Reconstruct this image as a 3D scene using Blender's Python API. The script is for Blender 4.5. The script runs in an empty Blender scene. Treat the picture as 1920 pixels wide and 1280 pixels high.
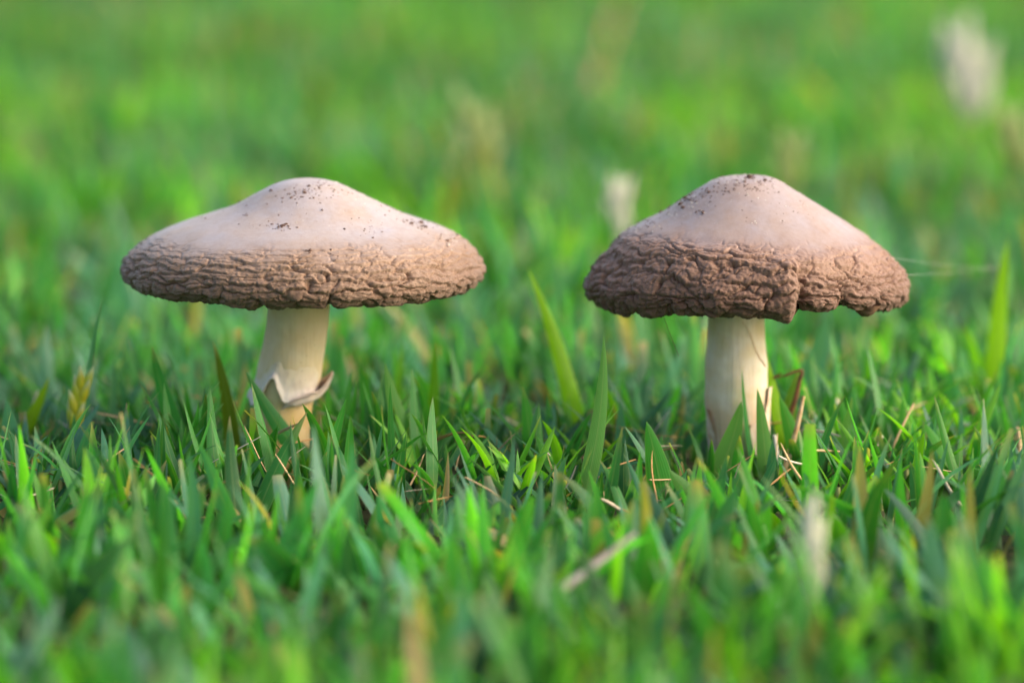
import bpy, bmesh, math
import numpy as np
from mathutils import Vector, Matrix, Quaternion

rng = np.random.default_rng(7)
R = math.radians
sc = bpy.context.scene
col = sc.collection

# ------------------------------------------------------------------ camera, sky, sun, exposure
ELEV = R(9.0)                    # the camera looks down a little on the lawn
DIST = 1.0                       # metres to the mushrooms
PX = 0.24 / 1920                 # one photograph pixel at that distance, in metres
AIM = Vector((0, 0, 0.0323))
FWD = Vector((0, math.cos(ELEV), -math.sin(ELEV)))
UP = Vector((0, math.sin(ELEV), math.cos(ELEV)))
CAM = AIM - FWD * DIST

cam_data = bpy.data.cameras.new("camera")
cam = bpy.data.objects.new("camera", cam_data)
col.objects.link(cam)
cam.location = CAM
cam.rotation_euler = (math.pi / 2 - ELEV, 0, 0)
cam_data.sensor_width = 36
cam_data.lens = 150
cam_data.clip_start = 0.01
cam_data.clip_end = 2000
cam_data.dof.use_dof = True
cam_data.dof.focus_distance = 0.962
cam_data.dof.aperture_fstop = 7.4
cam_data.dof.aperture_blades = 0
sc.camera = cam

SUN_EL, SUN_ROT = R(31), R(98)   # soft light from the right, veiled by thin cloud
world = bpy.data.worlds.new("World")
sc.world = world
world.use_nodes = True
wn = world.node_tree
wn.nodes.clear()
w_out = wn.nodes.new("ShaderNodeOutputWorld")
w_bg = wn.nodes.new("ShaderNodeBackground")
w_sky = wn.nodes.new("ShaderNodeTexSky")
w_sky.sky_type = 'NISHITA'
w_sky.sun_disc = False
w_sky.sun_elevation = SUN_EL
w_sky.sun_rotation = SUN_ROT
w_sky.air_density = 0.8
w_sky.dust_density = 4.0
w_sky.ozone_density = 0.4
w_bg.inputs[1].default_value = 0.15
wn.links.new(w_sky.outputs[0], w_bg.inputs[0])
wn.links.new(w_bg.outputs[0], w_out.inputs[0])

sun_data = bpy.data.lights.new("sun", 'SUN')
sun_data.energy = 1.1
sun_data.angle = R(70)
sun_data.color = (1.0, 0.91, 0.79)
sun = bpy.data.objects.new("sun", sun_data)
col.objects.link(sun)
sv = Vector((math.sin(SUN_ROT) * math.cos(SUN_EL), math.cos(SUN_ROT) * math.cos(SUN_EL), math.sin(SUN_EL)))
sun.rotation_euler = sv.to_track_quat('Z', 'Y').to_euler()
sun.location = sv * 5

sc.view_settings.view_transform = 'Standard'
sc.view_settings.look = 'None'
sc.view_settings.gamma = 1
sc.view_settings.exposure = 1.4
sc.view_settings.use_white_balance = True      # balanced for open shade
sc.view_settings.white_balance_temperature = 6900
sc.view_settings.white_balance_tint = 10
sc.render.engine = 'CYCLES'
sc.cycles.use_denoising = True
sc.cycles.max_bounces = 8
sc.cycles.transmission_bounces = 6
sc.cycles.diffuse_bounces = 4
sc.cycles.transparent_max_bounces = 6


# ------------------------------------------------------------------ helpers
def at(px, py, Y):
    """the point of the plane y = Y (metres) seen at a photograph pixel"""
    d = FWD * DIST + Vector((1, 0, 0)) * ((px - 960) * PX) + UP * ((640 - py) * PX)
    return CAM + d * ((Y - CAM.y) / d.y)


def at_z(px, py, Z):
    d = FWD * DIST + Vector((1, 0, 0)) * ((px - 960) * PX) + UP * ((640 - py) * PX)
    return CAM + d * ((Z - CAM.z) / d.z)


def link(name, data, parent=None, loc=None):
    o = bpy.data.objects.new(name, data)
    col.objects.link(o)
    if parent is not None:
        o.parent = parent
    if loc is not None:
        o.location = loc
    return o


def tag(o, label=None, cat=None, group=None, kind=None):
    if label:
        o["label"] = label
    if cat:
        o["category"] = cat
    if group:
        o["group"] = group
    if kind:
        o["kind"] = kind
    return o


def mesh_np(name, verts, faces, mat, smooth=True):
    """verts (n,3) array, faces (m,k) array of equal sided polygons"""
    me = bpy.data.meshes.new(name)
    verts = np.ascontiguousarray(verts, dtype=np.float32)
    faces = np.ascontiguousarray(faces, dtype=np.int32)
    m, k = faces.shape
    me.vertices.add(len(verts))
    me.vertices.foreach_set("co", verts.ravel())
    me.loops.add(m * k)
    me.loops.foreach_set("vertex_index", faces.ravel())
    me.polygons.add(m)
    me.polygons.foreach_set("loop_start", np.arange(0, m * k, k, dtype=np.int32))
    me.polygons.foreach_set("loop_total", np.full(m, k, dtype=np.int32))
    me.polygons.foreach_set("use_smooth", np.full(m, smooth))
    me.update(calc_edges=True)
    me.validate()
    me.materials.append(mat)
    return me


def fattr(me, name, arr):
    a = me.attributes.new(name, 'FLOAT', 'POINT')
    a.data.foreach_set("value", np.ascontiguousarray(arr, dtype=np.float32).ravel())


def cattr(me, name, rgb):
    a = me.attributes.new(name, 'FLOAT_COLOR', 'POINT')
    rgba = np.ones((len(rgb), 4), dtype=np.float32)
    rgba[:, :3] = rgb
    a.data.foreach_set("color", rgba.ravel())


def sstep(a, b, x):
    t = np.clip((x - a) / (b - a), 0, 1)
    return t * t * (3 - 2 * t)


def ihash(*k):
    h = np.uint32(2166136261)
    for a in k:
        a = np.asarray(a).astype(np.int64).astype(np.uint32)
        h = (h ^ a) * np.uint32(16777619)
        h = h ^ (h >> np.uint32(13))
        h = h * np.uint32(1274126177)
        h = h ^ (h >> np.uint32(16))
    return h.astype(np.float64) / 4294967296.0


def vnoise(p, scale, seed=0):
    """value noise in -1..1 on points p (n,3)"""
    q = np.asarray(p) * scale
    i = np.floor(q)
    f = q - i
    f = f * f * f * (f * (f * 6 - 15) + 10)
    i = i.astype(np.int64)
    out = 0
    for a in (0, 1):
        for b in (0, 1):
            for c in (0, 1):
                w = (f[:, 0] if a else 1 - f[:, 0]) * (f[:, 1] if b else 1 - f[:, 1]) * (f[:, 2] if c else 1 - f[:, 2])
                out = out + w * ihash(i[:, 0] + a, i[:, 1] + b, i[:, 2] + c, np.full(len(q), seed))
    return out * 2 - 1


def fbm(p, scale, seed=0, octs=3):
    o, amp = 0, 1.0
    for k in range(octs):
        o = o + amp * vnoise(p, scale * 2 ** k, seed + k * 17)
        amp *= 0.5
    return o / (2 - 2 ** (1 - octs))


def cells(x, y, nx, seed):
    """periodic cell pattern: gap to the next cell, offset within the cell, cell value"""
    cx, cy = np.floor(x).astype(np.int64), np.floor(y).astype(np.int64)
    f1 = np.full(x.shape, 9.0)
    f2 = np.full(x.shape, 9.0)
    dy1 = np.zeros(x.shape)
    idv = np.zeros(x.shape)
    for a in (-1, 0, 1):
        for b in (-1, 0, 1):
            gx, gy = cx + a, cy + b
            m = np.mod(gx, nx)
            px = gx + 0.1 + 0.8 * ihash(m, gy, np.full(x.shape, seed))
            py = gy + 0.1 + 0.8 * ihash(m, gy, np.full(x.shape, seed + 5))
            d = np.hypot(x - px, y - py)
            near = d < f1
            f2 = np.where(near, f1, np.minimum(f2, d))
            dy1 = np.where(near, y - py, dy1)
            idv = np.where(near, ihash(m, gy, np.full(x.shape, seed + 9)), idv)
            f1 = np.where(near, d, f1)
    return f2 - f1, dy1, idv


def grid_faces(nr, nc, wrap=False):
    c = nc if wrap else nc - 1
    i = np.arange(nr - 1)[:, None] * nc
    j = np.arange(c)[None, :]
    j2 = (j + 1) % nc
    return np.stack([i + j, i + j2, i + nc + j2, i + nc + j], -1).reshape(-1, 4)


def catmull(pts, n_per):
    """smooth curve through pts; returns sampled points and the index parameter"""
    p = np.asarray(pts, float)
    e = np.vstack([2 * p[0] - p[1], p, 2 * p[-1] - p[-2]])
    out = []
    for k in range(len(p) - 1):
        a, b, c, d = e[k], e[k + 1], e[k + 2], e[k + 3]
        t = np.linspace(0, 1, n_per, endpoint=False)[:, None]
        out.append(0.5 * (2 * b + (c - a) * t + (2 * a - 5 * b + 4 * c - d) * t ** 2 + (3 * b - a - 3 * c + d) * t ** 3))
    out.append(p[-1:])
    return np.vstack(out)


def tube(spine, radii, nseg=10, cap_ends=True):
    """verts, quads of a tube along spine (n,3)"""
    sp = np.asarray(spine, float)
    n = len(sp)
    tg = np.gradient(sp, axis=0)
    tg /= np.linalg.norm(tg, axis=1)[:, None] + 1e-12
    ref = np.array([0, 1, 0.02]) if abs(tg[:, 1]).max() < 0.9 else np.array([1, 0, 0.02])
    u = np.cross(tg, ref)
    u /= np.linalg.norm(u, axis=1)[:, None]
    v = np.cross(tg, u)
    ang = np.linspace(0, 2 * math.pi, nseg, endpoint=False)
    rad = np.asarray(radii, float).reshape(n, 1, 1)
    vs = sp[:, None] + rad * (u[:, None] * np.cos(ang)[None, :, None] + v[:, None] * np.sin(ang)[None, :, None])
    return vs.reshape(-1, 3), grid_faces(n, nseg, True)


# ------------------------------------------------------------------ materials
class Nodes:
    def __init__(self, name):
        self.mat = bpy.data.materials.new(name)
        self.mat.use_nodes = True
        self.t = self.mat.node_tree
        self.t.nodes.clear()
        self.out = self.n("ShaderNodeOutputMaterial")

    def n(self, kind, **props):
        x = self.t.nodes.new(kind)
        for k, v in props.items():
            setattr(x, k, v)
        return x

    def set(self, sock, v):
        if isinstance(v, bpy.types.NodeSocket):
            self.t.links.new(v, sock)
        else:
            sock.default_value = v

    def attr(self, name):
        return self.n("ShaderNodeAttribute", attribute_name=name)

    def noise(self, vec, scale, detail=4, rough=0.55):
        x = self.n("ShaderNodeTexNoise")
        x.inputs["Scale"].default_value = scale
        x.inputs["Detail"].default_value = detail
        x.inputs["Roughness"].default_value = rough
        self.set(x.inputs["Vector"], vec)
        return x.outputs["Fac"]

    def map(self, f, a, b, c=0.0, d=1.0):
        x = self.n("ShaderNodeMapRange")
        for k, v in enumerate((f, a, b, c, d)):
            self.set(x.inputs[k], v)
        return x.outputs[0]

    def mix(self, f, a, b, blend='MIX'):
        x = self.n("ShaderNodeMix", data_type='RGBA', blend_type=blend)
        self.set(x.inputs[0], f)
        for s, v in ((x.inputs[6], a), (x.inputs[7], b)):
            self.set(s, (*v, 1) if isinstance(v, tuple) and len(v) == 3 else v)
        return x.outputs[2]

    def math(self, op, a, b=0.0):
        x = self.n("ShaderNodeMath", operation=op)
        self.set(x.inputs[0], a)
        self.set(x.inputs[1], b)
        return x.outputs[0]

    def vec(self, v, sc_):
        x = self.n("ShaderNodeMapping")
        self.set(x.inputs["Vector"], v)
        x.inputs["Scale"].default_value = sc_
        return x.outputs[0]

    def bump(self, h, strength, dist, normal=None):
        x = self.n("ShaderNodeBump")
        x.inputs["Strength"].default_value = strength
        x.inputs["Distance"].default_value = dist
        self.set(x.inputs["Height"], h)
        if normal is not None:
            self.set(x.inputs["Normal"], normal)
        return x.outputs[0]

    def bsdf(self, base, rough=0.5, spec=0.5, normal=None, sss=0.0, radius=(1, .5, .25), scale=0.001, sheen=0.0):
        x = self.n("ShaderNodeBsdfPrincipled")
        self.set(x.inputs["Base Color"], (*base, 1) if isinstance(base, tuple) else base)
        self.set(x.inputs["Roughness"], rough)
        self.set(x.inputs["Specular IOR Level"], spec)
        if normal is not None:
            self.set(x.inputs["Normal"], normal)
        if sss:
            x.inputs["Subsurface Weight"].default_value = sss
            x.inputs["Subsurface Radius"].default_value = radius
            x.inputs["Subsurface Scale"].default_value = scale
        if sheen:
            x.inputs["Sheen Weight"].default_value = sheen
            x.inputs["Sheen Roughness"].default_value = 0.5
        return x.outputs[0]

    def finish(self, sh):
        self.t.links.new(sh, self.out.inputs[0])
        return self.mat


def obj_pos(N):
    return N.n("ShaderNodeTexCoord").outputs["Object"]


def leaf_material(name, transl=0.45, back=(1.55, 1.65, 0.45)):
    N = Nodes(name)
    c = N.attr("Col").outputs["Color"]
    uv = N.n("ShaderNodeUVMap", uv_map="UVMap").outputs[0]
    sep = N.n("ShaderNodeSeparateXYZ")
    N.set(sep.inputs[0], uv)
    # veins run along the leaf; the midrib is a little paler
    wave = N.math('SINE', N.math('MULTIPLY', sep.outputs[0], 60.0))
    mid = N.map(N.math('ABSOLUTE', N.math('SUBTRACT', sep.outputs[0], 0.5)), 0.0, 0.07, 1.0, 0.0)
    edge = N.map(N.math('ABSOLUTE', N.math('SUBTRACT', sep.outputs[0], 0.5)), 0.46, 0.5, 0.0, 1.0)
    pos = N.n("ShaderNodeNewGeometry").outputs["Position"]
    blot = N.noise(pos, 420.0, 3)
    c1 = N.mix(N.map(blot, 0.35, 0.7, 0.0, 0.35), c, (0.10, 0.20, 0.02), 'MIX')
    c1 = N.mix(N.map(blot, 0.35, 0.7, 0.0, 0.5), c, c1)
    c2 = N.mix(N.math('MULTIPLY', mid, 0.28), c1, (0.30, 0.42, 0.16))
    c2 = N.mix(N.math('MULTIPLY', edge, 0.30), c2, (0.42, 0.45, 0.22))
    c2 = N.mix(N.map(wave, -1, 1, 0.0, 0.16), c2, (0.02, 0.07, 0.01))
    nrm = N.bump(wave, 0.25, 0.0001)
    surf = N.bsdf(c2, 0.38, 0.40, nrm)
    tr = N.n("ShaderNodeBsdfTranslucent")
    tc = N.mix(1.0, c2, back, 'MULTIPLY')
    N.set(tr.inputs[0], tc)
    m = N.n("ShaderNodeMixShader")
    m.inputs[0].default_value = transl
    N.t.links.new(surf, m.inputs[1])
    N.t.links.new(tr.outputs[0], m.inputs[2])
    return N.finish(m.outputs[0])


def cap_material(name, top, mid, low, crease, tint):
    N = Nodes(name)
    p = obj_pos(N)
    wr = N.attr("wrinkle").outputs["Fac"]
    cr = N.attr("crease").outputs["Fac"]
    rim = N.attr("rim").outputs["Fac"]
    big = N.noise(p, 95.0, 4)
    fine = N.noise(p, 900.0, 4)
    c = N.mix(N.map(big, 0.3, 0.7, 0.0, 1.0), top, tint)  # top tone holds lavender-grey sky reflection, painted over tan skin
    c = N.mix(N.math('MULTIPLY', N.attr("tone").outputs["Fac"], 0.95), c, mid)
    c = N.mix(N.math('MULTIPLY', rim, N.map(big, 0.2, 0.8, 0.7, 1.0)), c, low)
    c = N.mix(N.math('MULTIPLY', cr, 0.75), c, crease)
    c = N.mix(N.map(fine, 0.4, 0.75, 0.0, 0.30), c, N.mix(1.0, c, (0.72, 0.66, 0.62), 'MULTIPLY'))
    blot = N.noise(p, 330.0, 4, 0.65)
    c = N.mix(N.map(blot, 0.50, 0.72, 0.0, 0.45), c, N.mix(1.0, c, (0.80, 0.70, 0.60), 'MULTIPLY'))
    c = N.mix(N.map(N.noise(p, 1500.0, 2), 0.64, 0.74, 0.0, 0.4), c, N.mix(1.0, c, (0.60, 0.48, 0.40), 'MULTIPLY'))
    # thin fibres that run down the cuticle
    fib = N.noise(N.vec(p, (900, 900, 120)), 1.0, 3)
    nrm = N.bump(N.noise(p, 2600.0, 3), 0.35, 0.00012)
    nrm = N.bump(fib, 0.15, 0.0001, nrm)
    # fine level creases over the wrinkled skin
    cre = N.noise(N.vec(p, (420, 420, 2600)), 1.0, 3, 0.6)
    cre = N.math('MULTIPLY', N.math('ABSOLUTE', N.math('SUBTRACT', cre, 0.5)), wr)
    nrm = N.bump(cre, 0.9, 0.0009, nrm)
    s = N.bsdf(c, N.map(fine, 0.3, 0.7, 0.40, 0.58), 0.5, nrm, sheen=0.12)
    return N.finish(s)


def stem_material(name, pale, warm, low_warm):
    N = Nodes(name)
    p = obj_pos(N)
    sep = N.n("ShaderNodeSeparateXYZ")
    N.set(sep.inputs[0], p)
    fib = N.noise(N.vec(p, (1500, 1500, 45)), 1.0, 3)
    blot = N.noise(p, 160.0, 4)
    c = N.mix(N.map(blot, 0.38, 0.68), pale, warm)
    c = N.mix(N.math('MULTIPLY', N.map(sep.outputs[2], 0.0205, 0.0165, 0.0, 0.9), N.map(blot, 0.3, 0.6, 0.4, 1.0)), c, low_warm)
    c = N.mix(N.map(fib, 0.5, 0.75, 0.0, 0.35), c, N.mix(1.0, c, (0.74, 0.68, 0.55), 'MULTIPLY'))
    nrm = N.bump(fib, 0.45, 0.00025)
    s = N.bsdf(c, 0.55, 0.35, nrm, sss=0.25, radius=(1.0, 0.6, 0.35), scale=0.0015)
    return N.finish(s)


def plain_material(name, c1, c2, scale, rough=0.8, spec=0.3, bump=0.3, bdist=0.0002):
    N = Nodes(name)
    p = obj_pos(N)
    f = N.noise(p, scale, 4)
    c = N.mix(N.map(f, 0.35, 0.68), c1, c2)
    return N.finish(N.bsdf(c, rough, spec, N.bump(f, bump, bdist)))


M_LEAF = leaf_material("grass_leaf", 0.5)
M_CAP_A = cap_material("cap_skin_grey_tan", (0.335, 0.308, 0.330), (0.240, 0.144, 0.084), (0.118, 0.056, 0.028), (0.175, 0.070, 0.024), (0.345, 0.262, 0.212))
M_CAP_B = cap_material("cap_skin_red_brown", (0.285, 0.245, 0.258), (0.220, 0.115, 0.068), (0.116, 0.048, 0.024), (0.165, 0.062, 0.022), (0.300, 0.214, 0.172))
M_STEM_A = stem_material("stem_cream", (0.63, 0.53, 0.35), (0.58, 0.455, 0.26), (0.52, 0.34, 0.12))
M_STEM_B = stem_material("stem_white", (0.68, 0.61, 0.51), (0.60, 0.49, 0.31), (0.55, 0.40, 0.26))
M_RING = plain_material("ring_skin", (0.60, 0.52, 0.44), (0.34, 0.21, 0.14), 260.0, 0.7, 0.25)
M_GILL = plain_material("gill_brown", (0.10, 0.06, 0.04), (0.06, 0.035, 0.022), 500.0, 0.9, 0.1)
M_SOIL = plain_material("soil_crumb", (0.065, 0.040, 0.032), (0.17, 0.10, 0.075), 2500.0, 0.95, 0.2)
M_SAND = plain_material("sand_grain", (0.70, 0.66, 0.60), (0.45, 0.38, 0.32), 2500.0, 0.5, 0.5)
M_STRAW = plain_material("dry_straw", (0.58, 0.44, 0.26), (0.42, 0.25, 0.11), 700.0, 0.7, 0.3)
M_BARK = plain_material("dry_brown_leaf", (0.16, 0.07, 0.03), (0.07, 0.03, 0.015), 700.0, 0.7, 0.3)
M_SILK = plain_material("silk", (0.75, 0.75, 0.72), (0.65, 0.65, 0.62), 100.0, 0.4, 0.5, 0.0)
M_SPIKE = leaf_material("spikelet", 0.35, (1.1, 1.1, 0.8))


# ------------------------------------------------------------------ ground
def ground_material():
    N = Nodes("soil_and_far_lawn")
    p = obj_pos(N)
    f = N.noise(p, 90.0, 5)
    g = N.noise(p, 14.0, 4)
    soil = N.mix(N.map(f, 0.35, 0.65), (0.030, 0.032, 0.016), (0.075, 0.075, 0.034))
    lawn = N.mix(N.map(g, 0.35, 0.65), (0.050, 0.13, 0.022), (0.085, 0.19, 0.025))
    ln = N.n("ShaderNodeVectorMath", operation='LENGTH')
    N.set(ln.inputs[0], p)
    c = N.mix(N.map(ln.outputs["Value"], 2.3, 3.0), soil, lawn)
    return N.finish(N.bsdf(c, 0.9, 0.2, N.bump(f, 0.6, 0.002)))


xs = np.concatenate([[-400, -60, -10, -3], np.linspace(-1.2, 1.2, 41), [3, 10, 60, 400]])
gx, gy = np.meshgrid(xs, xs + 0.4)
gv = np.stack([gx.ravel(), gy.ravel(), np.zeros(gx.size)], 1)
gv[:, 2] = np.where(np.hypot(gv[:, 0], gv[:, 1]) < 1.3, -0.0012 + 0.0010 * vnoise(gv * [1, 1, 0], 9.0, 3), -0.001)
ground = link("ground", mesh_np("ground", gv, grid_faces(len(xs), len(xs)), ground_material()))
tag(ground, "dark soil and thatch under the lawn", "ground", kind="structure")


# ------------------------------------------------------------------ mushrooms
def profile_grid(pL, pR, phi, n_top, n_low, split):
    """r,h on a (rows, columns) grid by blending two side profiles round the axis"""
    cl, cr = catmull(pL, 24), catmull(pR, 24)
    avg = 0.5 * (cl + cr)
    arc = np.concatenate([[0], np.cumsum(np.hypot(*np.diff(avg, axis=0).T))])
    k = np.argmin(np.abs(avg[:len(avg) * 2 // 3, 0] - split))
    b = np.concatenate([np.linspace(0, arc[k], n_top, endpoint=False), np.linspace(arc[k], arc[-1], n_low)])
    L = np.stack([np.interp(b, arc, cl[:, i]) for i in (0, 1)], 1)
    Rr = np.stack([np.interp(b, arc, cr[:, i]) for i in (0, 1)], 1)
    w = 0.5 * (1 + np.cos(phi))
    w = w * w * (3 - 2 * w)
    r = L[:, 0:1] * (1 - w) + Rr[:, 0:1] * w
    h = L[:, 1:2] * (1 - w) + Rr[:, 1:2] * w
    return r, h, b, arc[k], arc[-1]


def cap_surface(pL, pR, Rref, split, layers, grooves, front_lift, lobes, seed, side_shift, warp=1.0, fold=None):
    NC, NT, NL = 1080, 46, 128
    phi = math.pi / 2 + np.linspace(0, 2 * math.pi, NC, endpoint=False)
    r, h, b, b0, b1 = profile_grid(pL, pR, phi, NT, NL, split)
    PH = np.broadcast_to(phi, r.shape)
    B = np.broadcast_to(b[:, None], r.shape)
    low = sstep(b0, b0 + 90, B)
    front = np.clip(-np.sin(PH), 0, 1)
    h = h + front_lift * low * front ** 1.5
    r = r * (1 + low * 0.012 * np.sin(3 * PH + seed))
    X, Y, Z = r * np.cos(PH), r * np.sin(PH), h
    P = np.stack([X, Y, Z], -1)
    flat = P.reshape(-1, 3)
    nz = lambda s, sd, o=2: fbm(flat, s, seed + sd, o).reshape(r.shape)
    # normals of the smooth form
    du = np.roll(P, -1, 1) - np.roll(P, 1, 1)
    dv = np.gradient(P, axis=0)
    nrm = np.cross(dv, du)
    nrm /= np.linalg.norm(nrm, axis=-1)[..., None] + 1e-9
    if nrm[60, 0].dot(np.array([X[60, 0], Y[60, 0], 30])) < 0:
        nrm = -nrm
    A = (PH - math.pi / 2) * Rref
    start = b0 + 24 * nz(1 / 60, 1) + 14 * nz(1 / 18, 2) + side_shift * np.abs(np.cos(PH)) ** 3
    mask = np.clip((B - start + 14) / 92, 0, 1) ** 1.1
    first = sstep(start - 52, start + 4, B) * sstep(-0.15, 0.35, nz(1 / 30, 21))
    wx = 18 * nz(1 / 40, 3) + 8 * nz(1 / 14, 4)
    wy = 13 * nz(1 / 38, 5) + 6.5 * nz(1 / 13, 6)
    wx, wy = wx * warp, wy * warp
    disp = np.zeros(r.shape)
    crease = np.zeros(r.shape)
    rimness = sstep(b0 + 0.42 * (b1 - b0), b0 + 0.80 * (b1 - b0), B)
    for k, (cw, ch, amp, sharp, tilt, where, ofs) in enumerate(layers):
        nx = max(3, int(round(2 * math.pi * Rref / cw)))
        gap, dy, idv = cells((A + wx * min(1, cw / 30)) * nx / (2 * math.pi * Rref), (B + wy * min(1, ch / 14) + ofs) / ch, nx, seed + 31 * k)
        gate = np.clip(0.72 - 0.1 * warp + (0.5 + warp) * nz(1 / (0.42 * cw), 40 + k, 2), 0.05, 1.15)      # creases come and go
        puff = 1 - np.exp(-gap * sharp) * gate
        w = mask if where == 'all' else mask * rimness if where == 'rim' else mask * (0.3 + 0.7 * rimness) if where == 'low' else first * (1 - rimness)
        disp += amp * w * (puff - 0.85 + tilt * np.clip(dy, -0.8, 0.8) + 0.25 * (idv - 0.5))
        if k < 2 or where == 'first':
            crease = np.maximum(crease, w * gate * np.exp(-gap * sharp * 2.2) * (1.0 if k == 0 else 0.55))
    disp += mask * (1.6 * nz(1 / 6, 7, 2) + 0.8 * nz(1 / 2.6, 8, 2))
    disp += (1 - mask) * (0.9 * nz(1 / 45, 9) + 0.12 * nz(1 / 4, 11))
    # notches that run down to the rim
    groove_in = np.zeros(r.shape)
    for (xg, depth, wid, bs) in grooves:
        th = math.asin(max(-0.99, min(0.99, xg / Rref)))
        ag = (-math.pi / 2 + th - math.pi / 2) % (2 * math.pi) * Rref
        d = (A - ag) + 5 * nz(1 / 22, 12) + 2 * nz(1 / 9, 13)
        g = np.exp(-np.abs(d / wid) ** 1.4) * sstep(b0 + bs * (b1 - b0), b0 + (bs + 0.35) * (b1 - b0), B)
        groove_in += depth * g
    disp -= groove_in
    disp += lobes * rimness * nz(1 / 38, 14, 1) + 0.5 * lobes * mask * nz(1 / 60, 15, 1)
    if fold:
        x0, x1, amt = fold
        t0 = -math.pi / 2 + math.asin(x0 / Rref)
        t1 = -math.pi / 2 + math.asin(min(0.999, x1 / Rref))
        ph = PH - 2 * math.pi
        inside = sstep(t0 - 0.015, t0 + 0.03, ph) * (1 - sstep(t0 + 0.35, t1, ph))
        disp -= amt * inside * sstep(b0 + 40, b0 + 85, B)
        lip = np.exp(-((ph - t0 + 0.09) / 0.09) ** 2)
        disp += 7 * lip * sstep(b0 + 30, b0 + 90, B)
    Q = P + nrm * disp[..., None]
    # the very end turns in under the rim and stays plain
    tone = sstep(start - 55, start + 55, B)
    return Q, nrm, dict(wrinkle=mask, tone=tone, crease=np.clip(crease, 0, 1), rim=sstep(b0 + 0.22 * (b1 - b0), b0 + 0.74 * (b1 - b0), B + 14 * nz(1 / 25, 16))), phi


def gill_surface(r_out, h_out, r_in, h_in, n_gill=150):
    NC, NR = n_gill * 4, 14
    ph = np.linspace(0, 2 * math.pi, NC, endpoint=False)
    t = np.linspace(0, 1, NR)[:, None]
    rr = (r_out * (1 - t) + r_in * t) + 0 * ph
    hh = (h_out * (1 - t) + h_in * t) - 10 * np.sin(t * math.pi) + 3.2 * (np.arange(NC) % 4 < 2) * np.sin(np.clip(t * 1.2, 0, 1) * math.pi * .8)
    v = np.stack([rr * np.cos(ph), rr * np.sin(ph), hh], -1).reshape(-1, 3)
    return v, grid_faces(NR, NC, True)


LAYERS_A = [  # cell width, cell height, amplitude, sharpness, shingle tilt, where, offset
    (66, 17, 10.0, 8.5, 0.52, 'all', 0),
    (30, 10, 3.6, 6.0, 0.40, 'all', 3),
    (34, 6.5, 1.7, 4.0, 0.3, 'rim', 1),
    (70, 26, 1.6, 14.0, 0.15, 'first', 7),
]
LAYERS_B = [
    (74, 29, 12.0, 10.0, 0.34, 'all', 0),
    (38, 15, 6.0, 7.0, 0.45, 'all', 4),
    (26, 7.0, 2.6, 4.5, 0.4, 'rim', 1),
    (84, 34, 2.0, 15.0, 0.15, 'first', 7),
]
A_L = [(0, 163), (30, 161), (60, 152), (100, 131), (140, 110), (200, 90), (240, 76), (280, 59), (310, 40), (330, 18), (340, -2), (336, -20), (318, -33), (295, -37), (270, -30), (252, -14)]
A_R = [(0, 163), (30, 162), (60, 155), (90, 141), (130, 121), (190, 92), (230, 78), (270, 62), (300, 45), (324, 22), (337, -2), (333, -20), (316, -33), (295, -38), (270, -30), (252, -14)]
B_L = [(0, 200), (30, 199), (60, 192), (95, 172), (155, 131), (205, 105), (232, 86), (252, 60), (278, 28), (293, 2), (292, -18), (275, -36), (255, -40), (235, -30), (215, -12)]
B_R = [(0, 200), (30, 200), (60, 193), (105, 166), (165, 129), (215, 96), (255, 64), (285, 40), (300, 18), (305, -6), (300, -28), (282, -44), (260, -46), (240, -32), (215, -12)]


def stem_mesh(name, pts, mat, origin, seed, flare=0.0):
    """pts: (x px, y px, width px) down the stem in the plane of the mushroom"""
    p = catmull([(a, b_, c) for a, b_, c in pts], 16)
    n, nc = len(p), 72
    sp = np.array([list(at(a, b_, 0.0) - origin) for a, b_, c in p])
    sp[:, 1] = 0.0
    ang = np.linspace(0, 2 * math.pi, nc, endpoint=False)
    rad = (p[:, 2] * 0.5 * PX)[:, None] * (1 + 0.02 * np.sin(2 * ang + 1)[None] + 0 * ang)
    v = sp[:, None] + np.stack([np.cos(ang) * rad, np.sin(ang) * rad, 0 * rad], -1)
    v = v.reshape(-1, 3)
    d = fbm(v, 260, seed, 3) * 0.00022 + fbm(v * [1, 1, 0.12], 1400, seed + 3, 2) * 0.00007
    c = np.repeat(sp, nc, 0)
    o = v - c
    v = v + o / (np.linalg.norm(o, axis=1)[:, None] + 1e-9) * d[:, None]
    return mesh_np(name, v, grid_faces(n, nc, True), mat), sp, p[:, 2] * 0.5 * PX


def make_cap(root, origin, axis_px, y0_px, args, mat, gill):
    Q, nrm, at_, phi = cap_surface(**args)
    off = np.array(at(axis_px, y0_px, 0.0) - origin)
    v = Q.reshape(-1, 3) * PX + off
    me = mesh_np("cap", v, grid_faces(Q.shape[0], Q.shape[1], True)[:, ::-1], mat)
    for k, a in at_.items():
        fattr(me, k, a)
    o = link("cap", me, root)
    gv_, gf = gill_surface(*gill)
    g = link("gills", mesh_np("gills", gv_ * PX + off, gf, M_GILL), root)
    return Q * PX + off + np.array(origin), nrm, phi


def mushroom(name, label, foot_px):
    o = link(name, None, None, Vector((at(foot_px, 895, 0.0).x, 0, 0)))
    return tag(o, label, "mushroom")


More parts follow.
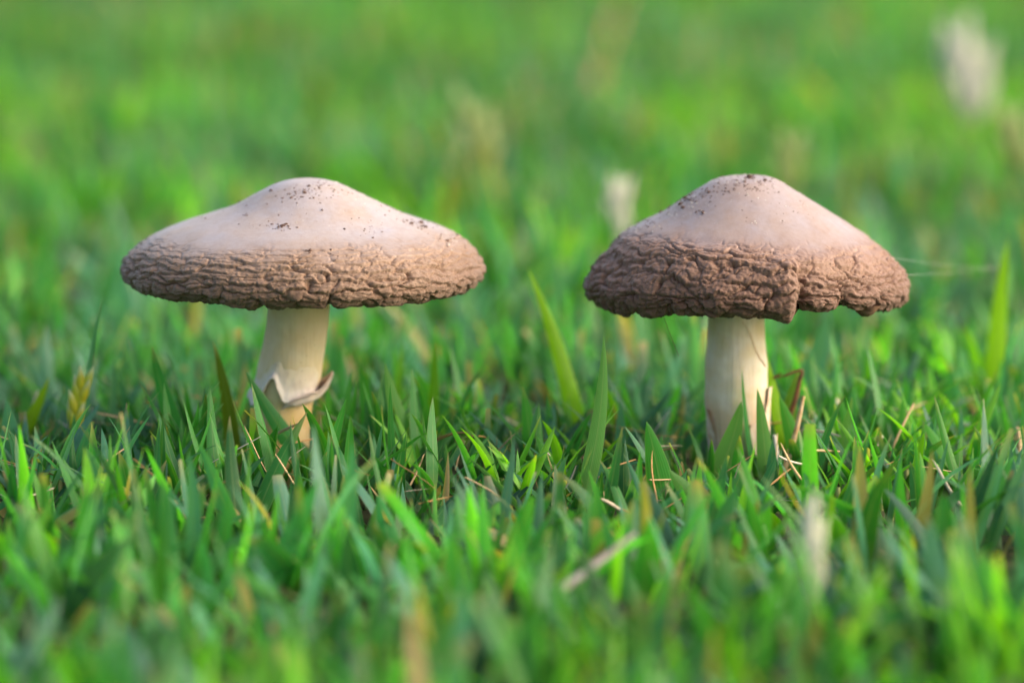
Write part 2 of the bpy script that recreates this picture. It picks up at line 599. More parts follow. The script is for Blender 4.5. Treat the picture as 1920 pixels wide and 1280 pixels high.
# --- the ringed mushroom
ring_m = mushroom("mushroom", "wide flat capped mushroom with a torn ring round its leaning cream stem", 514)
OA = Vector(ring_m.location)
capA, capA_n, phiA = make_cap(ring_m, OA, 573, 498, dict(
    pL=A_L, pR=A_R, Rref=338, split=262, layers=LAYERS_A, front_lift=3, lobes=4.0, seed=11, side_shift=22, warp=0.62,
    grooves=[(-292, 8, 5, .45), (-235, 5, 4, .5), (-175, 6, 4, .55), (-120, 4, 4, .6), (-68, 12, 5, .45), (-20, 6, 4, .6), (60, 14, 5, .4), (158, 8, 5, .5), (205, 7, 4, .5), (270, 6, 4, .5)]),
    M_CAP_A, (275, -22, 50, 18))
me, spA, radA = stem_mesh("stem", [(564, 500, 118), (562, 560, 113), (557, 610, 114), (549, 660, 118), (541, 705, 121), (536, 735, 112), (533, 760, 104), (527, 800, 108), (520, 850, 118), (513, 900, 124), (511, 925, 120)], M_STEM_A, OA, 5)
link("stem", me, ring_m)


def ring_mesh():
    """torn skirt: an outer sheet that leaves the stem, flares and rolls back, with a notch at the front"""
    nc, nr = 180, 15
    ang = np.linspace(0, 2 * math.pi, nc, endpoint=False)
    z_at = lambda py: (at(540, py, 0.0) - OA).z
    zt, zb = z_at(668), z_at(742)
    v = np.zeros((nr, nc, 3))
    x3 = np.stack([np.cos(ang), np.sin(ang), 0 * ang], 1)
    wob = fbm(x3, 2.2, 3, 3)
    # tear at front left
    da = np.angle(np.exp(1j * (ang - (-math.pi / 2 - 0.42))))
    notch = np.exp(-(da / 0.26) ** 2)
    right = np.exp(-(np.angle(np.exp(1j * (ang - 0.05))) / 0.55) ** 2)
    left = np.exp(-(np.angle(np.exp(1j * (ang - math.pi))) / 0.6) ** 2)
    for i in range(nr):
        t = i / (nr - 1)
        zz = zt + (zb - zt) * t * (1 - 0.62 * notch) * (1 + 0.22 * wob)
        cx = np.interp(zz, spA[::-1, 2], spA[::-1, 0])
        rs = np.interp(zz, spA[::-1, 2], radA[::-1])
        flare = -0.0002 + 0.0007 * t + 0.0007 * sstep(.7, 1, np.array(t)) + 0.0003 * wob * t - right * 0.0005 * t + left * 0.0010 * sstep(.5, 1, np.array(t))
        rr = rs + flare
        v[i, :, 0] = cx + rr * np.cos(ang)
        v[i, :, 1] = rr * np.sin(ang)
        v[i, :, 2] = zz
    # rolled thick edge coming back inside
    edge = []
    for k, (dr, dz) in enumerate([(0.00015, -0.0003), (-0.0002, -0.0005), (-0.0006, -0.0002), (-0.0008, 0.0006)]):
        e = v[-1].copy()
        e[:, 0] += dr * np.cos(ang)
        e[:, 1] += dr * np.sin(ang)
        e[:, 2] += dz
        edge.append(e)
    v = np.concatenate([v, np.array(edge)], 0)
    n = v.shape[0]
    v = v.reshape(-1, 3)
    v += (fbm(v, 700, 9, 2) * 0.00018)[:, None] * np.array([1, 1, 0.6])
    me = mesh_np("ring", v, grid_faces(n, nc, True), M_RING_SKIRT)
    t = np.concatenate([np.linspace(0, 1, nr), np.full(4, 1.0)])
    e = np.repeat(t, nc)
    inner = np.repeat(np.concatenate([np.zeros(nr), [0.3, .6, 1, 1]]), nc)
    fattr(me, "down", e)
    fattr(me, "inner", np.maximum(inner * 0.5, 0.6 * np.tile(right, n) * np.repeat(np.clip((t - 0.6) * 1.6, 0, 1), nc)))
    return me


def ring_material():
    N = Nodes("ring_skirt")
    p = obj_pos(N)
    fib = N.noise(N.vec(p, (1500, 1500, 60)), 1.0, 3)
    blot = N.noise(p, 350.0, 3)
    dn = N.attr("down").outputs["Fac"]
    inn = N.attr("inner").outputs["Fac"]
    c = N.mix(N.map(dn, 0.3, 0.8), (0.62, 0.53, 0.38), (0.68, 0.61, 0.54))
    c = N.mix(N.math('MULTIPLY', inn, 0.8), c, (0.36, 0.22, 0.14))
    c = N.mix(N.map(blot, 0.5, 0.75, 0, 0.4), c, (0.42, 0.30, 0.22))
    return N.finish(N.bsdf(c, 0.65, 0.3, N.bump(fib, 0.4, 0.0002), sss=0.2, radius=(1, .6, .35), scale=0.001))


M_RING_SKIRT = ring_material()
ring = link("ring", ring_mesh(), ring_m)
ring["label"] = "torn pale skirt with ragged edge"


def ring_lip():
    """the part of the ring that has come loose and curls up and out like a gutter"""
    nr, nc = 16, 48
    v = np.zeros((2, nr, nc, 3))
    u = np.linspace(-1, 1, nc)
    a = -0.42 + 1.18 * u
    w = np.clip(1 - np.abs(u) ** 2.6, 0, 1) ** 0.6 * (1 + 0.16 * np.sin(5.3 * a + 1) + 0.08 * np.sin(13 * a))
    for i in range(nr):
        t = i / (nr - 1)
        py = 746 + 10 * u * -1.0 - 40 * (t ** 1.9) * w * (0.55 + 0.45 * sstep(-0.6, 0.6, u))
        zz = np.array([(at(560, q, 0.0) - OA).z for q in py])
        cx = np.interp(zz, spA[::-1, 2], spA[::-1, 0])
        rs = np.interp(zz, spA[::-1, 2], radA[::-1])
        off = PX * (-3 + 19 * math.sin(min(1.0, t * 1.25) * math.pi / 2) * w + 2.5 * max(0, t - 0.8) * 5)
        for k in (0, 1):
            rr = rs + off + (0.00045 if k else 0.0) * np.cos(t * 1.2)
            v[k, i, :, 0] = cx + rr * np.cos(a)
            v[k, i, :, 1] = rr * np.sin(a)
            v[k, i, :, 2] = zz - (0.00040 * k * math.sin(t * 1.6) if k else 0)
    f1 = grid_faces(nr, nc)
    rim = np.array([[(nr - 1) * nc + j, (nr - 1) * nc + j + 1, nr * nc + (nr - 1) * nc + j + 1, nr * nc + (nr - 1) * nc + j] for j in range(nc - 1)])
    vv = v.reshape(-1, 3)
    vv = vv + (fbm(vv, 900, 19, 2) * 0.00016)[:, None]
    me = mesh_np("ring_lip", vv, np.vstack([f1[:, ::-1], f1 + nr * nc, rim]), M_RING_SKIRT)
    tt = np.repeat(np.linspace(0, 1, nr), nc)
    fattr(me, "down", np.ones(2 * nr * nc))
    fattr(me, "inner", np.concatenate([1.15 - 0.45 * tt, 0.15 + 0.25 * tt]))
    return me


lip = link("ring_lip", ring_lip(), ring_m)
lip["label"] = "loose brown-lined piece of ring curling outward"

# --- the plain stemmed mushroom
plain_m = mushroom("mushroom", "taller domed red-brown mushroom with lobed wrinkled rim on a straight white stem", 1384)
OB = Vector(plain_m.location)
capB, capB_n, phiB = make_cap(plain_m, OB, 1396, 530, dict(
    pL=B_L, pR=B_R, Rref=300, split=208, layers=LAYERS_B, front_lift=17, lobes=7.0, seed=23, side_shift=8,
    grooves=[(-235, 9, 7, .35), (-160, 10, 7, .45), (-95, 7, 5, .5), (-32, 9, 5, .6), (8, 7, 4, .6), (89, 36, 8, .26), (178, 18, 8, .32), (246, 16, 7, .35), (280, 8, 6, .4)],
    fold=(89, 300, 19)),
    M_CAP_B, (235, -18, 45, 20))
me, spB, radB = stem_mesh("stem", [(1384, 520, 104), (1382, 570, 102), (1381, 600, 103), (1380, 650, 110), (1380, 700, 116), (1381, 750, 117), (1383, 790, 112), (1385, 840, 108), (1386, 890, 112), (1386, 925, 116)], M_STEM_B, OB, 8)
link("stem", me, plain_m)


def shell_patch(name, mat, parent, spine_pts, radius_add, ang0, ang1, y0, y1, lift, seed, sp, rad, org, nr=16, nc=12):
    """a peeled piece of stem skin with thickness, standing off the stem"""
    v = np.zeros((2, nr, nc, 3))
    for i in range(nr):
        t = i / (nr - 1)
        z = (at(1384, y0 + (y1 - y0) * t, 0.0) - org).z
        cx = np.interp(z, sp[::-1, 2], sp[::-1, 0])
        rs = np.interp(z, sp[::-1, 2], rad[::-1])
        wd = math.sin(math.pi * min(1, max(0.0, 0.12 + 0.8 * t))) ** 0.6
        for j in range(nc):
            s = j / (nc - 1)
            a = (ang0 + ang1) / 2 + (ang1 - ang0) / 2 * (2 * s - 1) * wd
            rr = rs + radius_add + lift * (1 - t) ** 2 * (0.4 + 0.6 * s) + 0.0002 * math.sin(7 * t + 3 * s + seed)
            for k in (0, 1):
                v[k, i, j] = (cx + (rr - 0.0003 * k) * math.cos(a), (rr - 0.0003 * k) * math.sin(a), z)
    f1 = grid_faces(nr, nc)
    f2 = f1[:, ::-1] + nr * nc
    return link(name, mesh_np(name, v.reshape(-1, 3), np.vstack([f1, f2]), mat), parent)


M_PEEL = plain_material("peeled_skin", (0.68, 0.58, 0.47), (0.50, 0.34, 0.22), 420.0, 0.7, 0.3)
shell_patch("peeled_skin", M_PEEL, plain_m, None, 0.0003, -0.55, 0.15, 722, 850, 0.0011, 1, spB, radB, OB)
shell_patch("peeled_skin", M_PEEL, plain_m, None, 0.0004, -2.95, -2.45, 762, 870, 0.0010, 4, spB, radB, OB)
shell_patch("peeled_skin", M_PEEL, plain_m, None, 0.0002, -1.3, -0.75, 785, 905, 0.0006, 2, spB, radB, OB)

# lumps under the rim: torn veils, and a dark solid for a shaded hollow
def veil_hollow(px, py, w, h, Y, parent, org, seed):
    n, nc = 12, 20
    c = at(px, py, Y) - org
    ang = np.linspace(0, 2 * math.pi, nc, endpoint=False)
    v = []
    for i in range(n):
        t = i / (n - 1)
        rr = w * PX * 0.5 * (1 - t) ** 0.55 * (1 + 0.25 * np.sin(3 * ang + seed + 2 * t))
        v.append(np.stack([c.x + rr * np.cos(ang) + 0.0004 * t, c.y + 0.8 * rr * np.sin(ang), np.full(nc, c.z - h * PX * t)], 1))
    v = np.array(v).reshape(-1, 3)
    v += (fbm(v, 900, seed, 2) * 0.0004)[:, None]
    return link("veil_hollow_lump", mesh_np("veil_hollow_lump", v, grid_faces(n, nc, True), M_VEIL_HOLLOW), parent)


M_VEIL_HOLLOW = plain_material("veil_and_hollow_shade", (0.10, 0.05, 0.03), (0.26, 0.15, 0.09), 500.0, 0.8, 0.25)  # darkened to match the shade of the hollow
veil_hollow(1466, 578, 48, 28, -0.030, plain_m, OB, 1)  # dark solid standing in for shade in the fold's hollow
veil_hollow(1622, 572, 50, 22, -0.020, plain_m, OB, 3)
veil_hollow(1336, 570, 34, 26, -0.022, plain_m, OB, 5)


def tube_obj(name, pts, r0, r1, mat, parent=None, nseg=6, per=8):
    p = catmull([tuple(q) for q in pts], per)
    rad = np.linspace(r0, r1, len(p))
    v, f = tube(p, rad, nseg)
    return link(name, mesh_np(name, v, f, mat), parent)


# ------------------------------------------------------------------ soil and sand on the caps
def crumb_shape(seed, sub=1):
    bm = bmesh.new()
    bmesh.ops.create_icosphere(bm, subdivisions=sub, radius=1.0)
    v = np.array([list(x.co) for x in bm.verts])
    f = np.array([[x.index for x in p.verts] for p in bm.faces])
    bm.free()
    v = v * (1 + 0.45 * vnoise(v, 1.3, seed)[:, None]) * [1.0, 0.85, 0.62]
    return v, f


CRUMBS = [crumb_shape(s, 1) for s in range(5)]
BIGCRUMBS = [crumb_shape(s + 20, 2) for s in range(4)]


def cap_point(cap, phi, row, colm):
    return cap[row, colm]


def find_on_cap(cap, px, py):
    """front-most cap vertex seen at a photograph pixel"""
    d = cap - np.array(CAM)
    dep = d @ np.array(FWD)
    sx = 960 + (d @ np.array([1.0, 0, 0])) / dep / PX * DIST
    sy = 640 - (d @ np.array(UP)) / dep / PX * DIST
    err = (sx - px) ** 2 + (sy - py) ** 2
    ok = err < 30
    if ok.any():
        k = np.argmin(np.where(ok, dep + err * 1e-5, 99))
    else:
        k = np.argmin(err)
    return np.unravel_index(k, err.shape)


def scatter_stuff(name, pts, sizes, mat, label, cat, smooth=False, parent=None):
    V, F, n = [], [], 0
    for k, (p, s) in enumerate(zip(pts, sizes)):
        v, f = CRUMBS[k % 5]
        a = rng.random() * 6.28
        ca, sa = math.cos(a), math.sin(a)
        q = v @ np.array([[ca, sa, 0], [-sa, ca, 0], [0, 0, 1]]) * s + np.asarray(p)
        V.append(q)
        F.append(f + n)
        n += len(v)
    o = link(name, mesh_np(name, np.vstack(V), np.vstack(F), mat, smooth), parent)
    return tag(o, label, cat, kind="stuff")


def dust(cap, nrm, clusters, n_loose, rows, front_phi, seed):
    """positions of specks: loose ones and swarms round given pixels"""
    g = np.random.default_rng(seed)
    pts, siz = [], []
    NCc = cap.shape[1]
    for _ in range(n_loose):
        i = int(rows * math.sqrt(g.random()))
        j = int(g.random() * NCc)
        pts.append(cap[i, j])
        siz.append(0.00007 + 0.00020 * g.random() ** 3)
    for (px, py, sp_, n) in clusters:
        for _ in range(int(n * 2.4)):
            i, j = find_on_cap(cap, px + g.normal() * sp_ * 1.6, py + g.normal() * sp_ * 0.55)
            pts.append(cap[i, j])
            siz.append(0.00006 + 0.00030 * g.random() ** 2.6)
    return pts, siz


CL_A = [(575, 352, 12, 26), (530, 420, 9, 18), (545, 365, 10, 12), (640, 350, 16, 16), (790, 415, 9, 22), (775, 410, 8, 10), (700, 428, 14, 10), (450, 372, 6, 7), (455, 398, 5, 5), (600, 345, 22, 22), (845, 440, 10, 14), (740, 390, 12, 12), (580, 468, 3, 4), (375, 397, 6, 6), (640, 475, 9, 8)]
CL_B = [(1285, 370, 9, 34), (1320, 358, 8, 16), (1240, 393, 10, 22), (1390, 335, 24, 60), (1408, 330, 7, 22), (1270, 360, 16, 40), (1430, 336, 14, 16), (1315, 393, 4, 8), (1200, 410, 12, 22), (1290, 350, 10, 18), (1360, 345, 22, 16), (1150, 480, 7, 12), (1115, 500, 5, 6), (1265, 365, 6, 12)]
pts, siz = dust(capA, capA_n, CL_A, 120, 34, phiA, 1)
scatter_stuff("soil_crumbs", pts, siz, M_SOIL, "dark soil specks scattered over the flat grey-tan mushroom cap", "soil")
pts, siz = dust(capA, capA_n, [(850, 445, 14, 26), (700, 372, 22, 26), (620, 345, 22, 22)], 130, 36, phiA, 2)
scatter_stuff("sand_grains", pts, [s * 0.8 for s in siz], M_SAND, "pale sand grains dusted over the flat grey-tan mushroom cap", "sand")
pts, siz = dust(capB, capB_n, CL_B, 130, 36, phiB, 3)
scatter_stuff("soil_crumbs", pts, siz, M_SOIL, "dark soil specks scattered over the domed red-brown mushroom cap", "soil")
pts, siz = dust(capB, capB_n, [(1235, 395, 9, 34), (1280, 372, 16, 30), (1400, 335, 30, 40), (1300, 395, 12, 10), (1185, 420, 12, 14)], 120, 36, phiB, 4)
scatter_stuff("sand_grains", pts, [s * 0.9 for s in siz], M_SAND, "pale sand grains dusted over the domed red-brown mushroom cap", "sand")

crumb_meshes = [mesh_np("soil_crumb", v, f, M_SOIL, False) for v, f in BIGCRUMBS]
n_c = 0
for cap, clump, lab, grp in (
        (capA, [(529, 419, 5), (521, 421, 3), (536, 416, 3.5), (508, 352, 4), (572, 357, 4), (606, 392, 3), (790, 413, 5), (797, 420, 5), (774, 415, 4.5), (702, 442, 3), (545, 366, 3.5), (447, 374, 3.5), (429, 379, 3), (580, 346, 4), (860, 437, 3.5), (840, 447, 4), (648, 427, 3), (582, 467, 3)],
         "dark soil crumb lying on the flat grey-tan mushroom cap", "soil crumbs on the flat cap"),
        (capB, [(1284, 366, 6), (1275, 377, 6), (1279, 384, 5), (1292, 361, 4), (1326, 357, 4), (1316, 394, 4), (1406, 328, 6), (1396, 336, 4), (1437, 334, 4), (1250, 380, 4), (1226, 374, 4), (1188, 409, 4), (1203, 400, 3.5), (1270, 355, 4)],
         "dark soil crumb lying on the domed red-brown mushroom cap", "soil crumbs on the domed cap")):
    for (px, py, s) in clump:
        i, j = find_on_cap(cap, px, py)
        o = link("soil_crumb", crumb_meshes[n_c % 4], None, Vector(cap[i, j]))
        o.rotation_euler = (0.3 * n_c, 0.2, 1.7 * n_c)
        o.scale = (s * PX * 0.95,) * 3
        tag(o, lab, "soil crumb", grp)
        n_c += 1

# specks stuck on the cream stem
pts = []
for (px, py) in [(572, 624), (592, 640), (577, 658), (567, 670), (569, 686), (559, 691), (575, 703), (553, 711), (536, 717), (538, 716), (505, 638), (503, 685), (564, 716)]:
    p = at(px, py, 0.0)
    z = p.z
    cx = np.interp(z, spA[::-1, 2], spA[::-1, 0]) + OA.x
    rr = np.interp(z, spA[::-1, 2], radA[::-1]) + 0.0001
    dx = np.clip(p.x - cx, -rr * .98, rr * .98)
    pts.append((p.x, -math.sqrt(rr * rr - dx * dx), z))
scatter_stuff("soil_specks", pts, [0.00014] * len(pts), M_SOIL, "tiny dark specks stuck on the cream leaning stem", "soil")


# ------------------------------------------------------------------ grass
TAN = np.array([0.46, 0.33, 0.16])
GREENS = np.array([
    [0.042, 0.255, 0.045], [0.030, 0.205, 0.046], [0.075, 0.325, 0.036], [0.140, 0.420, 0.025],
    [0.044, 0.210, 0.110], [0.068, 0.235, 0.160], [0.024, 0.155, 0.048]])
YELLOW = np.array([0.30, 0.27, 0.09])


def leaf_batch(base, az, th0, bend, L, W, twist, fold, ns, na, azc=None, cut=None):
    """verts (N, ns+1, na, 3) of N leaves; na 2 = flat, 3 = folded along the midrib"""
    N = len(az)
    t = np.linspace(0, 1, ns + 1)[None, :]
    th = th0[:, None] + bend[:, None] * t ** 1.4
    a = az[:, None] + (0 if azc is None else azc[:, None] * t)
    T = np.stack([np.sin(th) * np.cos(a), np.sin(th) * np.sin(a), np.cos(th)], -1)
    step = 0.5 * (T[:, 1:] + T[:, :-1]) * (L[:, None, None] / ns)
    sp = np.concatenate([np.zeros((N, 1, 3)), np.cumsum(step, 1)], 1) + base[:, None, :]
    s0 = np.stack([-np.sin(a), np.cos(a), 0 * a], -1)
    n0 = np.cross(s0, T)
    tw = twist[:, None, None] * (0.6 + 0.4 * t[..., None])
    side = s0 * np.cos(tw) + n0 * np.sin(tw)
    nor = np.cross(side, T)
    te = t if cut is None else t * cut[:, None]      # a mown leaf ends bluntly
    prof = (0.55 + 0.45 * np.sin(np.minimum(te / 0.32, 1) * math.pi / 2)) * np.clip(1 - te ** 2.0, 0, 1) ** 0.85 + 0.012
    hw = 0.5 * W[:, None] * prof
    if na == 2:
        return np.stack([sp - side * hw[..., None], sp + side * hw[..., None]], 2), t
    mid = sp - nor * (hw * fold[:, None])[..., None]
    return np.stack([sp - side * hw[..., None], mid, sp + side * hw[..., None]], 2), t


def leaf_colours(c, t, na, dry, rnd):
    """c (N,3) leaf colour; pale foot, dried tip"""
    N = len(c)
    tt = np.repeat(t, N, 0) if t.shape[0] == 1 else t
    foot = sstep(0.22, 0.0, tt)[..., None]
    tip = (sstep(1 - 0.28 * rnd, 1.0, tt.T).T * dry[:, None])[..., None]
    cc = np.repeat(c[:, None, :], tt.shape[1], 1)
    cc = cc * (1 - 0.5 * foot) + np.array([0.26, 0.33, 0.10]) * 0.5 * foot
    cc = cc * (1 - tip) + TAN * tip
    return np.repeat(cc[:, :, None, :], na, 2)


def leaf_faces(N, ns, na):
    f = grid_faces(ns + 1, na)
    k = (ns + 1) * na
    return (f[None] + (np.arange(N) * k)[:, None, None]).reshape(-1, 4)


def leaf_uv(me, N, ns, na):
    u = np.broadcast_to(np.linspace(0, 1, na)[None, None, :], (N, ns + 1, na))
    v = np.broadcast_to(np.linspace(0, 1, ns + 1)[None, :, None], (N, ns + 1, na))
    uvv = np.stack([u, v], -1).reshape(-1, 2)
    idx = np.empty(len(me.loops), dtype=np.int32)
    me.loops.foreach_get("vertex_index", idx)
    lay = me.uv_layers.new(name="UVMap")
    lay.data.foreach_set("uv", np.ascontiguousarray(uvv[idx], dtype=np.float32).ravel())


def pick_greens(p, g):
    """leaf colours that drift over the lawn in patches"""
    N = len(p)
    f = fbm(np.c_[p[:, :2], np.zeros(N)], 9.0, 77, 3)
    f2 = fbm(np.c_[p[:, :2], np.zeros(N)], 30.0, 99, 2)
    k = g.random(N) + 0.9 * f + 0.45 * f2
    idx = np.select([k < 0.10, k < 0.25, k < 0.40, k < 0.62, k < 0.82], [5, 4, 6, 1, 0], 2)
    idx = np.where(k > 0.98, 3, idx)
    c = GREENS[idx] * (0.55 + 0.9 * g.random((N, 1)))
    yl = g.random(N) < 0.025
    c[yl] = YELLOW * (0.7 + 0.5 * g.random((yl.sum(), 1)))
    return c


STEMS = [(OA.x, 0.0, 0.0095), (OB.x, 0.0, 0.0092)]


def keep_off(p):
    m = np.ones(len(p), bool)
    for (x, y, r) in STEMS:
        m &= np.hypot(p[:, 0] - x, p[:, 1] - y) > r
    return m


def lawn(name, n, region, ns, na, lrange, wrange, seed, label, thin=None, tips=0.4):
    g = np.random.default_rng(seed)
    x0, x1, y0, y1 = region
    p = np.stack([x0 + (x1 - x0) * g.random(n), y0 + (y1 - y0) * g.random(n), np.full(n, -0.002)], 1)
    if thin is not None:
        p = p[g.random(n) < thin(p)]
    # leaves grow in little tufts
    tuft = np.stack([vnoise(p, 95.0, 5), vnoise(p, 95.0, 6), np.zeros(len(p))], 1) * 0.0046
    p = p + tuft
    p = p[keep_off(p)]
    N = len(p)
    hv = 1 + 0.42 * fbm(np.c_[p[:, :2], np.zeros(N)], 24.0, 41, 2)
    L = (lrange[0] + (lrange[1] - lrange[0]) * g.random(N) ** 1.3) * hv
    W = wrange[0] + (wrange[1] - wrange[0]) * g.random(N)
    az = g.random(N) * 2 * math.pi
    th0 = R(6) + R(50) * g.random(N) ** 1.1
    dead = g.random(N) < 0.05
    L = L * (1 - 0.25 * np.exp(-(p[:, 1] / 0.05) ** 2))     # mown lower where the mushrooms stand
    coarse = sstep(-0.05, -0.14, p[:, 1])
    W = W * (1 + 0.40 * coarse)
    L = L * (1 + 0.08 * coarse)
    L = np.where(dead, L * 0.65, L)
    W = np.where(dead, W * 0.6, W)
    th0 = np.where(dead, th0 + R(20), th0)
    bend = R(-14) + R(62) * g.random(N) ** 1.6
    # keep leaves from leaning into the stems
    for (x, y, r) in STEMS:
        d = np.hypot(p[:, 0] - x, p[:, 1] - y)
        away = np.arctan2(p[:, 1] - y, p[:, 0] - x)
        nearby = d < 0.024
        az = np.where(nearby, away + (g.random(N) - 0.5) * 2.6, az)
    twist = R(-55) + R(110) * g.random(N)
    mown = g.random(N) < 0.12
    cut = np.where(mown, 0.72 + 0.2 * g.random(N), 1.0)
    v, t = leaf_batch(p, az, th0, bend, L, W, twist, 0.15 + 0.35 * g.random(N), ns, na, R(-35) + R(70) * g.random(N), cut)
    c = pick_greens(p, g)
    c = c * (1 + 0.45 * fbm(np.c_[p[:, :2], np.zeros(N)], 17.0, 63, 2))[:, None]
    dead |= g.random(N) < 0.10 * sstep(0.25, 0.6, fbm(np.c_[p[:, :2], np.zeros(N)], 26.0, 55, 2))
    c[dead] = TAN * (0.55 + 0.6 * g.random((dead.sum(), 1)))
    cc = leaf_colours(c, t, na, np.maximum((g.random(N) < tips) * g.random(N), mown * 0.5), 0.3 + 0.7 * g.random(N))
    me = mesh_np(name, v.reshape(-1, 3), leaf_faces(N, ns, na), M_LEAF)
    cattr(me, "Col", cc.reshape(-1, 3))
    leaf_uv(me, N, ns, na)
    o = link(name, me)
    return tag(o, label, "grass", kind="stuff")


def near_zone(p):
    thin = 1 - 0.26 * sstep(-0.05, -0.14, p[:, 1])
    half = 0.19 + 0.05 * np.clip(p[:, 1] + 0.2, 0, 1)
    return (np.abs(p[:, 0]) < half) * thin


def far_zone(p):
    half = 0.24 + 0.16 * np.clip(p[:, 1], 0, 3)
    d = np.abs(p[:, 0]) - half
    return np.where(d < 0, 1.0, np.exp(-d / 0.12))


lawn("lawn_grass", 10500, (-0.26, 0.26, -0.34, 0.20), 7, 3, (0.011, 0.029), (0.0014, 0.0048), 101,
     "dense short green lawn grass round and before both mushrooms", near_zone)
lawn("lawn_grass", 62000, (-0.95, 0.95, 0.19, 2.3), 4, 2, (0.014, 0.033), (0.0022, 0.0052), 102,
     "soft green lawn stretching away behind both mushrooms", far_zone)
lawn("lawn_grass", 9000, (-0.75, 0.75, -0.60, 0.22), 4, 2, (0.012, 0.030), (0.0022, 0.0052), 103,
     "short green lawn grass out to either side", lambda p: ((np.abs(p[:, 0]) > 0.19) | (p[:, 1] < -0.33)) * 1.0)


# ------------------------------------------------------------------ single grass shoots about the mushrooms
def single_leaf_mesh(colr, L, W, th0, bend, twist, fold, dry, seed):
    g = np.random.default_rng(seed)
    one = lambda a: np.array([a], float)
    v, t = leaf_batch(np.zeros((1, 3)), one(0), one(th0), one(bend), one(L), one(W), one(twist), one(fold), 9, 3, one(g.normal() * 0.3))
    me = mesh_np("leaf", v.reshape(-1, 3), leaf_faces(1, 9, 3), M_LEAF)
    cattr(me, "Col", leaf_colours(np.array([colr]), t, 3, one(dry), one(0.35 + 0.6 * g.random())).reshape(-1, 3))
    leaf_uv(me, 1, 9, 3)
    return me


LEAF_KINDS = {}
gk = np.random.default_rng(5)
for kind, pal in (("mid", (0, 1, 6)), ("bright", (2, 3)), ("blue", (4, 5))):
    LEAF_KINDS[kind] = []
    for k in range(9):
        cc = GREENS[pal[k % len(pal)]] * (0.85 + 0.3 * gk.random())
        LEAF_KINDS[kind].append(single_leaf_mesh(cc, 0.012 + 0.011 * gk.random(), 0.0018 + 0.0020 * gk.random(), R(12 + 40 * gk.random()), R(-10 + 50 * gk.random()),
                                                 R(-40 + 80 * gk.random()), 0.2 + 0.3 * gk.random(), gk.random() if gk.random() < 0.5 else 0.0, 300 + k))
sv_, sf_ = tube(np.array([[0, 0, -0.003], [0, 0, 0.001], [0.0001, 0, 0.004], [0.0001, 0, 0.0065]]), [0.0008, 0.0009, 0.0008, 0.0006], 7)
M_SHEATH = plain_material("leaf_sheath", (0.20, 0.27, 0.08), (0.32, 0.33, 0.15), 600.0, 0.6, 0.3)
SHEATH = mesh_np("sheath", sv_, sf_, M_SHEATH)


def shoot(x, y, kind, n, label, group, g, size=1.0):
    o = link("grass_shoot", None, None, Vector((x, y, 0)))
    o.rotation_euler.z = g.random() * 6.28
    tag(o, ("", "", "two-leaved ", "three-leaved ", "four-leaved ")[n] + label, "grass shoot", group)
    link("sheath", SHEATH, o)
    a0 = g.random() * 6.28
    for k in range(n):
        me = LEAF_KINDS[kind][int(g.random() * 9)]
        l = link("leaf", me, o, Vector((0, 0, 0.001 + 0.0015 * k)))
        l.rotation_euler = (0, 0, a0 + k * 2.4 + g.normal() * 0.4)
        s = size * (0.75 + 0.45 * g.random())
        l.scale = (s, s, s)
    return o


SHOOT_ZONES = [
    # x range px, y range cm, count, kind, label, group
    ((20, 300), 24, "blue", "blue-green grass shoot growing out beyond the ringed mushroom, away from its partner", "blue-green shoots on the outer side of the ringed mushroom"),
    ((60, 440), 22, "mid", "deep green grass shoot on the outer side of the ringed mushroom's stem", "deep green shoots on the outer side of the ringed mushroom"),
    ((600, 900), 24, "mid", "deep green grass shoot growing on the inner side of the ringed mushroom's stem", "deep green shoots on the inner side of the ringed mushroom"),
    ((780, 1180), 22, "bright", "bright green grass shoot growing in the gap between the two mushrooms", "bright shoots between the mushrooms"),
    ((1000, 1300), 18, "blue", "blue-green grass shoot on the inner side of the straight white stem", "blue-green shoots on the inner side of the white stem"),
    ((1460, 1720), 22, "mid", "deep green grass shoot close beyond the straight white stem", "deep green shoots beyond the white stem"),
    ((1560, 1900), 24, "bright", "bright green grass shoot out past the lobed cap's edge", "bright shoots past the lobed cap"),
]
gs = np.random.default_rng(44)
for (xa, xb), cnt, kind, lab, grp in SHOOT_ZONES:
    for _ in range(cnt):
        y = -0.055 + 0.10 * gs.random()
        x = at(xa + (xb - xa) * gs.random(), 880, y).x
        if not keep_off(np.array([[x, y, 0]]))[0]:
            y -= 0.02
        shoot(x, y, kind, 2 + int(gs.random() * 3), lab, grp, gs, 1.0)


